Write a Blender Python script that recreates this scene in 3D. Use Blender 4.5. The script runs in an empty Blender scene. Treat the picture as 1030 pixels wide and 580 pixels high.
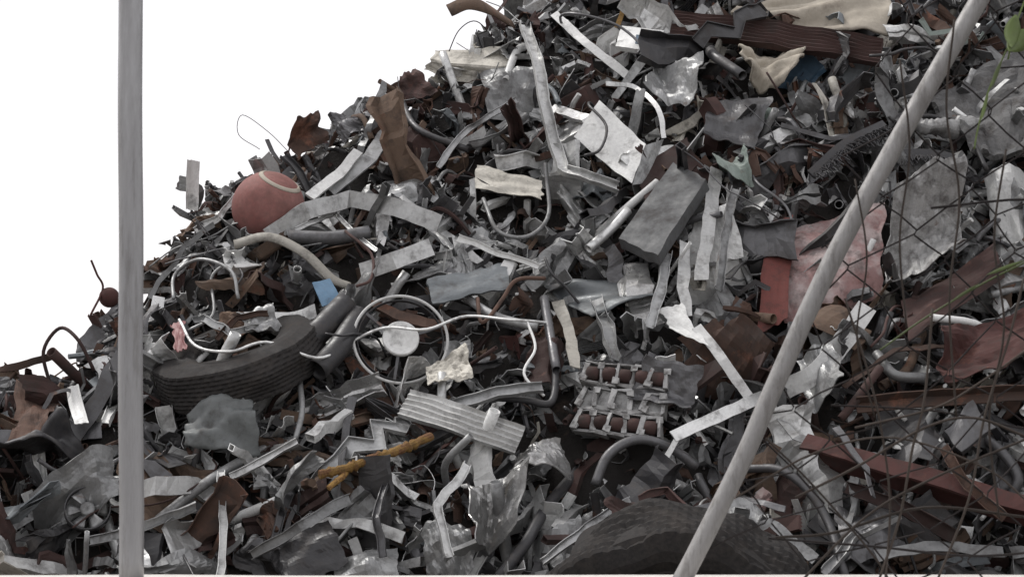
import bpy, bmesh, math, random
import numpy as np
from mathutils import Vector, Matrix, noise, kdtree
R=random.Random(11)
scene=bpy.context.scene
COL=scene.collection
scene.view_settings.view_transform='Standard'
scene.view_settings.look='None'
scene.view_settings.exposure=0

# ------------------------------------------------------------ camera
FPX=1922.0; TH=math.radians(3.9); CAMP=np.array([0,0,1.6])
cd=bpy.data.cameras.new("camera"); cam=bpy.data.objects.new("camera",cd); COL.objects.link(cam)
cam.location=(0,0,1.6); cam.rotation_euler=(math.radians(90)+TH,0,0)
cd.sensor_width=36; cd.lens=36*FPX/1030; cd.clip_end=3000
cd.dof.use_dof=True; cd.dof.focus_distance=8.6; cd.dof.aperture_fstop=14
scene.camera=cam
FW=np.array([0,math.cos(TH),math.sin(TH)]); UP=np.array([0,-math.sin(TH),math.cos(TH)]); RT=np.array([1.0,0,0])
def ray(u,v):
    d=FW+RT*((u-515)/FPX)+UP*((290-v)/FPX)
    return d/d[1]
# ------------------------------------------------------------ heap shape
SL=1.19; Z0=0.95; Y0=7.5
sky=[(0,392),(50,384),(78,362),(92,325),(110,306),(150,282),(185,252),(215,205),(280,166),(330,138),(400,104),(440,78),(490,40),(560,2),(640,-60)]
hx=[-6,-4.6,-3.6,-2.9]; hz=[0,0,0.9,1.3]
for u,v in sky:
    d=ray(u,v); z=2.0
    for k in range(30):
        y=Y0+(z-Z0)/SL+0.1
        z=1.6+d[2]*y
    hx.append(d[0]*y); hz.append(z-0.07)
hx+= [1.6,4.0,9.5]; hz+=[4.8,4.8,0]
def H(x,y):
    hs=float(np.interp(x,hx,hz))
    face=Z0+SL*(y-Y0); yr=Y0+(hs-Z0)/SL
    h=min(face,hs,hs-0.7*(y-yr-0.25))
    if h>-0.3:
        h+=0.15*noise.noise((x*1.5,y*1.5,3.1))+0.12*noise.noise((x*4,y*4,7.7))
    return h
def nrm(x,y):
    e=0.12
    n=np.array([-(H(x+e,y)-H(x-e,y))/(2*e),-(H(x,y+e)-H(x,y-e))/(2*e),1.0])
    return n/np.linalg.norm(n)
def heap_pt(u,v,l=0.0):
    d=ray(u,v); best=(9e9,0); y=6.3; hit=None
    while y<11.5:
        z=1.6+d[2]*y; g=z-H(d[0]*y,y)
        if g<=0: hit=y; break
        if g<best[0]: best=(g,y)
        y+=0.03
    if hit is None: hit=best[1]
    p=CAMP+d*hit
    return p-d/np.linalg.norm(d)*l

# ------------------------------------------------------------ materials
DC=(.048,.041,.038)
def mat(name,base,rough=.5,metal=.0,rust=.3,rustc=(.100,.056,.040),dirt=.45,dirtc=DC,bump=.2,sc=1.0,base2=None,fine=.22,var=(.5,1.25),b2s=4,stretch=None):
    m=bpy.data.materials.new(name); m.use_nodes=True
    nt=m.node_tree; N=nt.nodes; Lk=nt.links; N.clear()
    out=N.new("ShaderNodeOutputMaterial"); b=N.new("ShaderNodeBsdfPrincipled")
    Lk.new(b.outputs[0],out.inputs[0])
    tc=N.new("ShaderNodeTexCoord"); oi=N.new("ShaderNodeObjectInfo"); ge=N.new("ShaderNodeNewGeometry")
    mm=N.new("ShaderNodeMath"); mm.operation='ADD'; Lk.new(oi.outputs['Random'],mm.inputs[0]); Lk.new(ge.outputs['Random Per Island'],mm.inputs[1])
    fr=N.new("ShaderNodeMath"); fr.operation='FRACT'; Lk.new(mm.outputs[0],fr.inputs[0])
    mu=N.new("ShaderNodeMath"); mu.operation='MULTIPLY'; mu.inputs[1].default_value=37; Lk.new(mm.outputs[0],mu.inputs[0])
    va=N.new("ShaderNodeVectorMath"); va.operation='ADD'; Lk.new(mu.outputs[0],va.inputs[1])
    if stretch:
        mp=N.new("ShaderNodeMapping"); mp.inputs['Scale'].default_value=stretch; Lk.new(tc.outputs['Object'],mp.inputs[0]); Lk.new(mp.outputs[0],va.inputs[0])
    else: Lk.new(tc.outputs['Object'],va.inputs[0])
    def nz(s,det,ro=.6,vec=None):
        n=N.new("ShaderNodeTexNoise"); n.inputs['Scale'].default_value=s*sc; n.inputs['Detail'].default_value=det; n.inputs['Roughness'].default_value=ro
        Lk.new(vec or va.outputs[0],n.inputs['Vector']); return n.outputs['Fac']
    def rng(src,a,c,o0,o1):
        r=N.new("ShaderNodeMapRange"); r.inputs[1].default_value=a; r.inputs[2].default_value=c; r.inputs[3].default_value=o0; r.inputs[4].default_value=o1
        Lk.new(src,r.inputs[0]); return r.outputs[0]
    def mix(f,a,c,mode='MIX'):
        x=N.new("ShaderNodeMix"); x.data_type='RGBA'; x.blend_type=mode
        if isinstance(f,float): x.inputs[0].default_value=f
        else: Lk.new(f,x.inputs[0])
        for i,q in ((6,a),(7,c)):
            if isinstance(q,tuple): x.inputs[i].default_value=(*q,1)
            else: Lk.new(q,x.inputs[i])
        return x.outputs[2]
    n1=nz(7,8,.68); n2=nz(70,5,.65); n4=nz(10,8,.7)
    c=base
    if base2: c=mix(rng(nz(b2s,6,.6),.42,.56,0,1),base,base2)
    vv=rng(fr.outputs[0],0,1,var[0],var[1])
    c=mix(1.0,c,vv,'MULTIPLY')
    c=mix(rng(n2,.35,.7,.0,fine),c,dirtc)
    lo=.68-.3*dirt
    c=mix(rng(n4,lo-.04,lo+.16,0,.85),c,dirtc)
    lo=.72-.32*rust
    c=mix(rng(n1,lo,lo+.08,0,.92),c,mix(rng(n2,.35,.65,0,1),rustc,tuple(min(1,q*1.7) for q in rustc)))
    Lk.new(c,b.inputs['Base Color'])
    Lk.new(rng(n4,.35,.65,max(.12,rough-.12),min(1,rough+.32)),b.inputs['Roughness'])
    if metal>0: Lk.new(rng(n4,.68-.3*dirt,.68-.3*dirt+.14,metal,0),b.inputs['Metallic'])
    if rough>=.75: b.inputs['Specular IOR Level'].default_value=.22
    bp=N.new("ShaderNodeBump"); bp.inputs['Strength'].default_value=bump; bp.inputs['Distance'].default_value=.006
    ad=N.new("ShaderNodeMath"); ad.operation='ADD'; Lk.new(n4,ad.inputs[0]); Lk.new(n2,ad.inputs[1])
    Lk.new(ad.outputs[0],bp.inputs['Height']); Lk.new(bp.outputs[0],b.inputs['Normal'])
    return m
MT={
 'alu':mat("weathered_aluminium",(.66,.665,.655),.38,.6,.12,dirt=.40,var=(.6,1.15)),
 'galv':mat("dull_galvanised_steel",(.33,.335,.335),.45,.6,.18,dirt=.45,var=(.5,1.3)),
 'steel':mat("dark_steel",(.125,.125,.13),.42,.5,.28,dirt=.48),
 'rust':mat("rusty_steel",(.098,.060,.046),.85,0,.5,(.105,.052,.036),dirt=.52),
 'brown':mat("maroon_rusted_iron",(.072,.042,.038),.85,0,.3,(.08,.042,.034),dirt=.55),
 'white':mat("chipped_white_paint",(.72,.725,.71),.42,0,.12,dirt=.30,var=(.7,1.05)),
 'cream':mat("dirty_cream_paint",(.44,.42,.37),.6,0,.22,(.17,.09,.05),dirt=.44),
 'rubber':mat("old_black_rubber",(.020,.019,.019),.85,0,0,dirt=.42,dirtc=(.052,.046,.042),fine=.5,var=(.9,1.1)),
 'tar':mat("dark_plastic",(.025,.025,.028),.42,0,0,dirt=.42,dirtc=(.075,.067,.062)),
 'blue':mat("faded_blue_paint",(.10,.19,.29),.5,0,.15,dirt=.3),
 'slate':mat("grey_blue_paint",(.19,.21,.222),.42,.3,.15,dirt=.42),
 'red':mat("dark_maroon_rust",(.070,.030,.027),.85,0,.5,(.075,.034,.027),dirt=.52,var=(.9,1.1)),
 'band':mat("rusted_red_band",(.150,.050,.043),.8,0,.4,(.09,.042,.034),dirt=.5,var=(.95,1.05)),
 'pink':mat("pink_plastic",(.36,.14,.14),.5,0,0,dirt=.4),
 'pinkgrey':mat("faded_pink_sheet",(.38,.31,.30),.65,.0,.3,(.12,.055,.046),dirt=.48,base2=(.27,.155,.147),b2s=7),
 'green':mat("pale_green_paint",(.25,.30,.27),.5,0,.2,dirt=.45),
 'ochre':mat("yellow_ochre_paint",(.28,.165,.05),.8,0,.7,(.10,.05,.027),dirt=.42,sc=2.2,bump=.8),
 'foil':mat("crumpled_foil",(.68,.68,.67),.30,.75,.05,dirt=.45),
 'cloth':mat("dirty_sacking",(.44,.40,.335),.95,0,0,dirt=.36,dirtc=(.17,.145,.12),bump=.4,sc=.7,var=(.9,1.05)),
 'tan':mat("rust_stained_sheet",(.145,.10,.073),.85,0,.45,(.10,.052,.036),dirt=.5),
 'concrete':mat("rough_concrete",(.25,.25,.25),.9,0,.0,dirt=.5,bump=1.0),
 'wall':mat("pale_concrete",(.55,.53,.50),.9,0,.0,dirt=.15,bump=.5),
 'post':mat("galvanised_post",(.34,.34,.345),.42,.55,.0,(.17,.14,.11),dirt=.30,dirtc=(.15,.14,.13),sc=1.2,fine=.2,bump=.15,var=(.95,1.0),stretch=(3,3,.35)),
 'brace':mat("stained_galvanised_pipe",(.31,.305,.30),.5,.4,.22,(.13,.10,.08),dirt=.42,dirtc=(.11,.10,.09),sc=1.2,fine=.25,bump=.2,var=(.95,1.0),stretch=(3,3,.6)),
 'wire':mat("rusty_wire",(.020,.017,.017),.9,0,.3,(.032,.02,.017),dirt=.3,var=(.8,1.1)),
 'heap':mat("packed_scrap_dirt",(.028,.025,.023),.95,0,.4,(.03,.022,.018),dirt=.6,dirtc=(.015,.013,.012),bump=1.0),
 'ground':mat("yard_soil",(.13,.11,.09),.95,0,.0,dirt=.5,bump=.8,sc=.3),
 'leaf':mat("green_leaf",(.12,.17,.045),.6,0,0,dirt=.3,bump=.1),
 'vine':mat("dry_vine",(.065,.053,.045),.85,0,0,dirt=.3),
 'ball':mat("faded_red_ball",(.25,.105,.095),.75,0,.0,dirt=.55,dirtc=(.15,.085,.075),bump=.15,fine=.5,sc=.8,var=(.95,1.0),base2=(.30,.15,.135)),
 'slab':mat("dark_grey_slab",(.078,.081,.083),.65,.0,.26,(.06,.038,.03),dirt=.45,var=(.95,1.05)),
 'bag':mat("grey_plastic_bag",(.125,.135,.135),.5,.0,.0,dirt=.42,var=(.95,1.05)),
 'cast':mat("dirty_cast_aluminium",(.36,.36,.355),.5,.3,.2,(.09,.05,.04),dirt=.55,sc=1.8,var=(.8,1.1)),
}
ORD=list(MT.keys())

# ------------------------------------------------------------ mesh helpers
def sheet(P,t=.003):
    n,m,_=P.shape
    gx=np.gradient(P,axis=0); gy=np.gradient(P,axis=1)
    nn=np.cross(gx,gy); nn/= (np.linalg.norm(nn,axis=2,keepdims=True)+1e-9)
    A=(P+nn*t/2).reshape(-1,3); B=(P-nn*t/2).reshape(-1,3)
    V=np.vstack([A,B]); o=n*m; F=[]
    for i in range(n-1):
        for j in range(m-1):
            a=i*m+j; F.append((a,a+m,a+m+1,a+1)); F.append((o+a,o+a+1,o+a+m+1,o+a+m))
    for i in range(n-1):
        a=i*m; F.append((a,o+a,o+a+m,a+m)); a=i*m+m-1; F.append((a,a+m,o+a+m,o+a))
    for j in range(m-1):
        F.append((j,j+1,o+j+1,o+j)); a=(n-1)*m+j; F.append((a,o+a,o+a+1,a+1))
    return V,F
def frames(path,face,roll=0,twist=0):
    T=np.gradient(path,axis=0); T/=np.linalg.norm(T,axis=1,keepdims=True)+1e-9
    f=np.array(face,float); W=[];B=[];prev=np.array([0,0,1.0])
    for i,t in enumerate(T):
        w=np.cross(t,f); l=np.linalg.norm(w)
        if l<.15: w=prev-t*np.dot(prev,t); l=np.linalg.norm(w)+1e-9
        w=w/l
        if i and np.dot(w,prev)<0: w=-w
        prev=w; b=np.cross(w,t)
        a=roll+twist*i/max(1,len(T)-1)
        W.append(w*math.cos(a)+b*math.sin(a)); B.append(-w*math.sin(a)+b*math.cos(a))
    return np.array(W),np.array(B)
def sweep(path,prof,face=(0,0,1),roll=0,twist=0,scale=None,cap=True,closed=False):
    path=np.array(path,float); prof=np.array(prof,float); k=len(path); p=len(prof)
    W,B=frames(path,face,roll,twist)
    s=np.ones(k) if scale is None else np.array(scale)
    V=(path[:,None,:]+s[:,None,None]*(prof[None,:,0:1]*W[:,None,:]+prof[None,:,1:2]*B[:,None,:])).reshape(-1,3)
    F=[]
    for i in range(k-1):
        for j in range(p):
            a=i*p+j; b=i*p+(j+1)%p; F.append((a,b,b+p,a+p))
    if cap: F.append(tuple(range(p-1,-1,-1))); F.append(tuple((k-1)*p+j for j in range(p)))
    return V,F
def dent(VF,amp,f=11,seed=0):
    V,F=VF; V=np.array(V,float)
    D=np.array([[noise.noise((v[0]*f+seed,v[1]*f+a,v[2]*f)) for a in (0,17,41)] for v in V])
    return V+D*amp,F
def circ(r,n=10): return [(r*math.cos(2*math.pi*i/n),r*math.sin(2*math.pi*i/n)) for i in range(n)]
def hollow_sweep(path,prof,inner,face=(0,0,1),scale=None):
    V1,F1=sweep(path,prof,face,cap=False,scale=scale); V2,F2=sweep(path,inner,face,cap=False,scale=scale)
    n=len(prof); k=len(path); o=len(V1); F=list(F1)+[tuple(o+q for q in f[::-1]) for f in F2]
    for e in (0,(k-1)*n):
        for j in range(n):
            a=e+j;b=e+(j+1)%n; F.append((a,b,o+b,o+a) if e else (b,a,o+a,o+b))
    return np.vstack([V1,V2]),F
def tube(path,r,t=.003,n=12,face=(0,0,1),scale=None): return hollow_sweep(path,circ(r,n),circ(r-t,n),face,scale)
def rect(w,t): return [(-w/2,-t/2),(0,-t/2),(w/2,-t/2),(w/2,t/2),(0,t/2),(-w/2,t/2)]
def Uo(w,h,t=.003): return [(-w/2,0),(w/2,0),(w/2,h),(w/2-t,h),(w/2-t,t),(-w/2+t,t),(-w/2+t,h),(-w/2,h)]
def Lo(w,h,t=.004): return [(0,0),(w,0),(w,t),(t,t),(t,h),(0,h)]
def Io(w,h,t=.006): return [(-w/2,-h/2),(w/2,-h/2),(w/2,-h/2+t),(t/2,-h/2+t),(t/2,h/2-t),(w/2,h/2-t),(w/2,h/2),(-w/2,h/2),(-w/2,h/2-t),(-t/2,h/2-t),(-t/2,-h/2+t),(-w/2,-h/2+t)]
def ribbed(w,h,n=6):
    top=[]
    for i in range(n*2+1):
        top.append((w/2-w*i/(2*n), h if i%2==0 else h-.010))
    return [(-w/2,0),(w/2,0)]+top
def poly_prof(pts,t=.003):
    pts=np.array(pts,float); T=np.gradient(pts,axis=0); T/=np.linalg.norm(T,axis=1,keepdims=True)+1e-9
    Nn=np.stack([-T[:,1],T[:,0]],1); return [tuple(q) for q in pts+Nn*t/2]+[tuple(q) for q in (pts-Nn*t/2)[::-1]]
def revolve(prof,n=32,rmod=None):
    V=[];F=[];p=len(prof)
    for i in range(n):
        a=2*math.pi*i/n
        for j,(r,z) in enumerate(prof):
            rr=r+(rmod(i,j) if rmod else 0)
            V.append((rr*math.cos(a),rr*math.sin(a),z))
    for i in range(n):
        for j in range(p):
            F.append((i*p+j,i*p+(j+1)%p,((i+1)%n)*p+(j+1)%p,((i+1)%n)*p+j))
    return np.array(V),F
def join(L):
    Vs=[];Fs=[];o=0
    for V,F in L:
        Vs.append(np.array(V,float)); Fs+= [tuple(o+q for q in f) for f in F]; o+=len(V)
    return np.vstack(Vs),Fs
def smooth_path(P,n=6):
    P=np.array(P,float)
    if len(P)<3:
        return np.array([P[0]+(P[-1]-P[0])*i/n for i in range(n+1)])
    Q=np.vstack([2*P[0]-P[1],P,2*P[-1]-P[-2]]); out=[]
    for i in range(1,len(Q)-2):
        for k in range(n):
            t=k/n
            out.append(.5*((2*Q[i])+(-Q[i-1]+Q[i+1])*t+(2*Q[i-1]-5*Q[i]+4*Q[i+1]-Q[i+2])*t*t+(-Q[i-1]+3*Q[i]-3*Q[i+1]+Q[i+2])*t**3))
    out.append(P[-1]); return np.array(out)
def kink(L,n,az,ay,rnd=R,sub=2):
    p=np.zeros(3); a=0;b=0; pts=[p.copy()]
    for i in range(n):
        l=L/n*rnd.uniform(.5,1.5)
        for s in range(sub):
            p=p+np.array([math.cos(a)*math.cos(b),math.sin(b),math.sin(a)*math.cos(b)])*l/sub; pts.append(p.copy())
        a+=rnd.uniform(-az,az); b+=rnd.uniform(-ay,ay)
    P=np.array(pts); return P-P.mean(axis=0)
def crumple(L,W,nx,ny,folds,ang,amp,rnd=R,hf=.15,edge=.10,fw=.05,skew=.12):
    s=rnd.uniform(0,100)
    P=np.zeros((nx,ny,3)); k1=rnd.uniform(.7,1); k2=rnd.uniform(-skew,skew)
    for i in range(nx):
        for j in range(ny):
            x=i/(nx-1)-.5; y=j/(ny-1)-.5
            w=W*(1-(1-k1)*(x+.5))
            e1=1+edge*2*noise.noise((y*3+s,s,0)); e2=1+edge*2*noise.noise((x*3,s,5))
            P[i,j]=(x*L*e1+k2*y*L*.5,y*w*e2,0)
    for f in range(folds):
        th=rnd.uniform(0,math.pi) if rnd.random()<.4 else rnd.gauss(0,.2); d=np.array([math.cos(th),math.sin(th),0]); n=np.array([-d[1],d[0],0])
        c=np.array([rnd.uniform(-.38,.38)*L,rnd.uniform(-.38,.38)*W,0]); an=rnd.uniform(.3,1)*ang*rnd.choice([-1,1])
        if np.dot(c,n)<0: n=-n; d=-d
        q=P-c; side=q@n; wdt=fw*L*rnd.uniform(.5,3)
        tt=np.clip(side/wdt,0,1)*an
        u=q@d; z=q[...,2]
        s2=side*np.cos(tt)-z*np.sin(tt); z2=side*np.sin(tt)+z*np.cos(tt)
        Pn=c+u[...,None]*d+s2[...,None]*n; Pn[...,2]=z2
        P=np.where((side>0)[...,None],Pn,P)
    for i in range(nx):
        for j in range(ny):
            v=noise.noise((P[i,j,0]*12+s,P[i,j,1]*12,s)); v2=noise.noise((P[i,j,0]*45+s,P[i,j,1]*45,s))
            P[i,j,2]+=amp*v+amp*hf*v2
    P-=P.reshape(-1,3).mean(axis=0)
    return P
def casing(lx,ly,lz,rnd=R):
    s=rnd.uniform(0,99); out=[]; n=7
    def d(p):
        q=np.array(p)
        return q+np.array([noise.noise((q[0]*7+s+k*9,q[1]*7,q[2]*7)) for k in range(3)])*.05
    def g(o,a,b):
        P=np.zeros((n,n,3))
        for i in range(n):
            for j in range(n): P[i,j]=d(np.array(o)+np.array(a)*i/(n-1)+np.array(b)*j/(n-1))
        out.append(sheet(P,.003))
    x,y,z=lx/2,ly/2,lz
    g((-x,-y,0),(lx,0,0),(0,ly,0)); g((-x,-y,0),(lx,0,0),(0,0,z)); g((-x,y,0),(lx,0,0),(0,0,z))
    g((-x,-y,0),(0,ly,0),(0,0,z)); g((x,-y,0),(0,ly,0),(0,0,z))
    return join(out)

HP=[]   # world points already occupied by large pieces
def mesh_from(V,F,name,smooth=False,recalc=True):
    me=bpy.data.meshes.new(name); me.from_pydata([tuple(map(float,v)) for v in V],[],[tuple(f) for f in F]); me.update()
    if recalc:
        b=bmesh.new(); b.from_mesh(me); bmesh.ops.recalc_face_normals(b,faces=b.faces); b.to_mesh(me); b.free()
    if smooth: me.polygons.foreach_set('use_smooth',[True]*len(me.polygons))
    return me
def obj(name,VF,m,label=None,cat=None,group=None,parent=None,smooth=False,world=True,hero=True,ploc=None):
    V,F=VF; V=np.array(V,float)
    c=V.mean(axis=0) if world else np.zeros(3)
    me=mesh_from(V-c,F,name,smooth); me.materials.append(MT[m])
    o=bpy.data.objects.new(name,me); COL.objects.link(o)
    if world:
        o.location=c if parent is None else c-np.array(parent.location)
    if parent is not None: o.parent=parent
    if label:
        if parent is None and len(label.split())<5: label+=" on the scrap heap"
        o["label"]=label
    if cat and parent is None: o["category"]=cat
    if group: o["group"]=group
    if hero and parent is None:
        st=max(1,len(V)//70)
        for v in V[::st]: HP.append(v)
    return o
def empty(name,loc,label,cat):
    o=bpy.data.objects.new(name,None); COL.objects.link(o); o.location=loc; o["label"]=label; o["category"]=cat; o.empty_display_size=.1; return o
FACE=(0,-1,.35)
def bar(name,label,cat,pts,prof,m,roll=0,twist=0,sm=False,smooth=False,hollow=None,scale=None,n=6,face=FACE,lump=0,dn=.006,**k):
    P=[heap_pt(u,v,l) for u,v,l in pts]
    if sm: P=smooth_path(P,n)
    else:
        Q=[]
        for a,b in zip(P[:-1],P[1:]):
            Q+= [a+(b-a)*i/7 for i in range(7)]
        Q.append(P[-1]); P=np.array(Q)
    s=sum(map(ord,label))
    P=P+np.array([[.010*noise.noise((p[0]*4+s,p[2]*4,a)) for a in (0,9,18)] for p in P])
    if lump: scale=[1+lump*noise.noise((i*.9,s,0)) for i in range(len(P))]
    if hollow: VF=tube(P,hollow,.003,12,face)
    else:
        VF=sweep(P,prof,face,roll,twist,scale=scale)
        if not smooth: VF=dent(VF,dn,12,s)
    return obj(name,VF,m,label,cat,smooth=smooth,**k)
def panel(name,label,cat,q,m,amp=.012,creases=3,t=.004,nx=22,ny=16,smooth=False,jit=.012,seed=None,curl=0,hf=.12,wave=0,**k):
    rn=random.Random(seed if seed is not None else sum(map(ord,label)))
    C=[heap_pt(*c) for c in q]
    nrmv=np.cross(C[1]-C[0],C[3]-C[0]); nrmv/=np.linalg.norm(nrmv)+1e-9
    if nrmv[1]>0: nrmv=-nrmv
    ex=(C[1]-C[0]); ex/=np.linalg.norm(ex)+1e-9; ey=(C[3]-C[0]); ey/=np.linalg.norm(ey)+1e-9
    cr=[(rn.uniform(0,math.pi),rn.uniform(-.35,.35),rn.uniform(-1,1)) for _ in range(creases)]
    s0=rn.uniform(0,50); P=np.zeros((nx,ny,3))
    for i in range(nx):
        for j in range(ny):
            a=i/(nx-1); b=j/(ny-1)
            p=(C[0]*(1-a)+C[1]*a)*(1-b)+(C[3]*(1-a)+C[2]*a)*b
            h=0
            for th,c,w in cr: h+=w*abs(math.cos(th)*(a-.5)+math.sin(th)*(b-.5)-c)*amp*4
            h+=amp*noise.noise((a*3+s0,b*3,s0))+amp*hf*noise.noise((a*11+s0,b*11,s0))
            h+=curl*math.sin(math.pi*b)
            if wave: h+=wave*math.sin(b*9+2.5*noise.noise((a*2.2+s0,b*1.5,3))+a*3)+wave*.6*math.sin(b*17+a*6+3*noise.noise((a*3,b*2+s0,1)))
            p=p+nrmv*h+ex*jit*1.6*noise.noise((b*5,s0,0))*(2*a-1)+ey*jit*1.6*noise.noise((a*5,s0,7))*(2*b-1)
            P[i,j]=p
    return obj(name,sheet(P,t),m,label,cat,smooth=smooth,**k)

# ------------------------------------------------------------ setting
def grid_obj(name,xs,ys,f,m,label,smooth=False):
    V=[(x,y,f(x,y)) for x in xs for y in ys]; ny=len(ys)
    F=[(i*ny+j,(i+1)*ny+j,(i+1)*ny+j+1,i*ny+j+1) for i in range(len(xs)-1) for j in range(ny-1)]
    me=mesh_from(V,F,name,smooth,False); me.materials.append(MT[m]); o=bpy.data.objects.new(name,me); COL.objects.link(o)
    o["kind"]="structure"; o["label"]=label; return o
grid_obj("ground",np.linspace(-1500,1500,9),np.linspace(-1500,1500,9),lambda x,y:0.0,'ground',"bare soil ground of the scrap yard")
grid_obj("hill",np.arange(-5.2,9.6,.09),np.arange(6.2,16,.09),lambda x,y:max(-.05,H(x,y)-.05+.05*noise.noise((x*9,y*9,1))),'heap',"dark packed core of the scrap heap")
V=[]
xs=np.linspace(-5,6,45)
for x in xs:
    for (y,z) in ((3.85,0),(3.85,1.25),(3.87,1.267),(4.13,1.267),(4.15,1.25),(4.15,0)):
        V.append((x,y,z+(.003*noise.noise((x*6,y*9,z)) if z>1 else 0)))
F=[(i*6+j,i*6+(j+1)%6,(i+1)*6+(j+1)%6,(i+1)*6+j) for i in range(44) for j in range(6)]+[tuple(range(6)),tuple(264+j for j in range(6))]
obj("wall",(V,F),'wall',"low pale concrete wall in front of the heap","wall",hero=False)
def at_y(u,v,y): return CAMP+ray(u,v)*y
a=at_y(132,592,4.0); a[2]=1.26; b=at_y(131,-60,4.0)
n=30; P=np.array([a+(b-a)*i/n for i in range(n+1)]); P[:,0]+=np.array([.001*math.sin(i*.5) for i in range(n+1)])
post=obj("fence_post",tube(P,.0255,.003,28,(0,-1,0)),'post',"upright galvanised steel fence post on the concrete wall","post",smooth=True,hero=False)
pc=[(676,600),(698,560),(748,460),(776,395),(836,264),(905,138),(985,0),(1012,-48)]
P=[at_y(u,v,4.0) for i,(u,v) in enumerate(pc)]; P=smooth_path(P,5); P[0][2]=1.262
slant=obj("fence_brace",tube(P,.0200,.003,24,(0,-1,0)),'brace',"leaning bent galvanised pipe brace carrying the wire fence","post",smooth=True,hero=False)
# chain link fence: interlocking zigzag wires, badly sagged
root=empty("chain_link_fence",(1.4,4.06,1.27),"loose rusty chain link fence sagging beside the leaning brace","fence")
wl=[]; cw=.112; ch=.150
for i in range(0,23):
    x0=.44+i*cw; pts=[]; k=0; z=1.27
    while z<2.95:
        lean=(z-1.27)*.36*max(0,1-i/16)
        s_=1 if (k+i)%2 else -1
        x=x0+lean+s_*cw*.495
        wx=.10*noise.noise((x*1.9,z*1.9,4))+.035*noise.noise((x*6,z*6,44)); wz=.12*noise.noise((x*1.8,z*1.8,9))+.035*noise.noise((x*6,z*6,19)); wy=.06*noise.noise((x*1.3,z*1.7,14))
        pts.append(np.array([x+wx,4.055+wy+.003*s_,z+wz])); z+=ch/2; k+=1
    Q=[]
    for a_,b_ in zip(pts[:-1],pts[1:]): Q+= [a_*.94+b_*.06,a_*.5+b_*.5+np.array([.008*noise.noise((a_[0]*40,a_[2]*40,0)),0,.008*noise.noise((a_[0]*40,a_[2]*40,5))]),a_*.06+b_*.94]
    wl.append(sweep(Q,circ(.0020,5),(0,-1,.1)))
V,F=join(wl); obj("wire_mesh",(V,F),'wire',parent=root)
for zz,r_ in ((1.35,.0026),(1.62,.002),(2.05,.0028),(2.35,.002),(2.7,.0025)):
    pts=[np.array([.5+(zz-1.27)*.5+t*.22,4.04+.02*noise.noise((t,zz,0)),zz+.08*noise.noise((t*.5,zz,3))-.02*math.sin(t)]) for t in range(12)]
    obj("tension_wire",sweep(smooth_path(pts,4),circ(r_,6),(0,-1,.1)),'wire',parent=root)

# climbing weed
wr=empty("climbing_weed",at_y(1010,300,3.98),"green climbing weed with dry stems tangled in the fence","plant")
def vpath(l,y=3.97): return smooth_path([at_y(u,v,y+.02*noise.noise((u*.05,v*.05,0))) for u,v in l],6)
for k,(q,r) in enumerate((
 ([(1022,30),(1008,60),(994,92),(984,128),(980,150)],.0018),
 ([(1035,262),(985,287),(930,320),(885,352)],.0020),
 ([(1035,-10),(1020,30),(1014,60)],.002),
 ([(885,580),(905,520),(918,450),(930,400),(938,310)],.0028),
 ([(1035,440),(980,420),(930,430),(860,470),(800,500)],.0028),
 ([(770,440),(820,490),(880,560),(900,595)],.0022),
 ([(800,590),(870,520),(940,480),(1035,440)],.0026),
 ([(780,540),(840,535),(930,510),(1035,520)],.0030),
 ([(850,300),(880,400),(895,500),(890,590)],.0024),
 ([(1035,350),(985,385),(940,410),(860,430)],.0024),
 ([(740,500),(820,455),(900,440),(990,470),(1035,505)],.0022),
 ([(905,60),(915,150),(905,240),(912,330)],.0022),
 ([(960,20),(952,110),(965,200),(955,300),(962,420)],.0024),
 ([(860,180),(872,260),(862,340),(880,420)],.0020),
 ([(1012,150),(1000,240),(1010,330),(995,420),(1005,520)],.0024),
 ([(940,590),(975,500),(990,420),(1015,340),(1030,280)],.0026))):
    obj("stem",sweep(vpath(q),circ(r,6),(0,-1,.1)),'leaf' if k<3 else 'vine',parent=wr,smooth=True)
def leaf(u,v,ang,L,W,y=3.95):
    c=at_y(u,v,y); P=np.zeros((9,5,3))
    ca,sa=math.cos(ang),math.sin(ang)
    for i in range(9):
        a=i/8; w=W*math.sin(math.pi*min(1,a*.98+.02))**.8
        for j in range(5):
            b=(j/4-.5)
            lx=(a)*L; ly=b*w; lz=abs(b)*w*.5-.3*L*a*a
            P[i,j]=c+np.array([lx*ca-ly*sa,lz*.8,lx*sa+ly*ca])
    return sheet(P,.0006)
for q in [(1022,15,4.5,.075,.035),(1036,30,3.9,.07,.045),(1008,60,4.3,.07,.009),(994,95,4.4,.06,.008),(1030,262,3.5,.09,.008),(985,285,3.7,.08,.006)]:
    obj("leaf",leaf(*q),'leaf',parent=wr,smooth=True)

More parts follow.
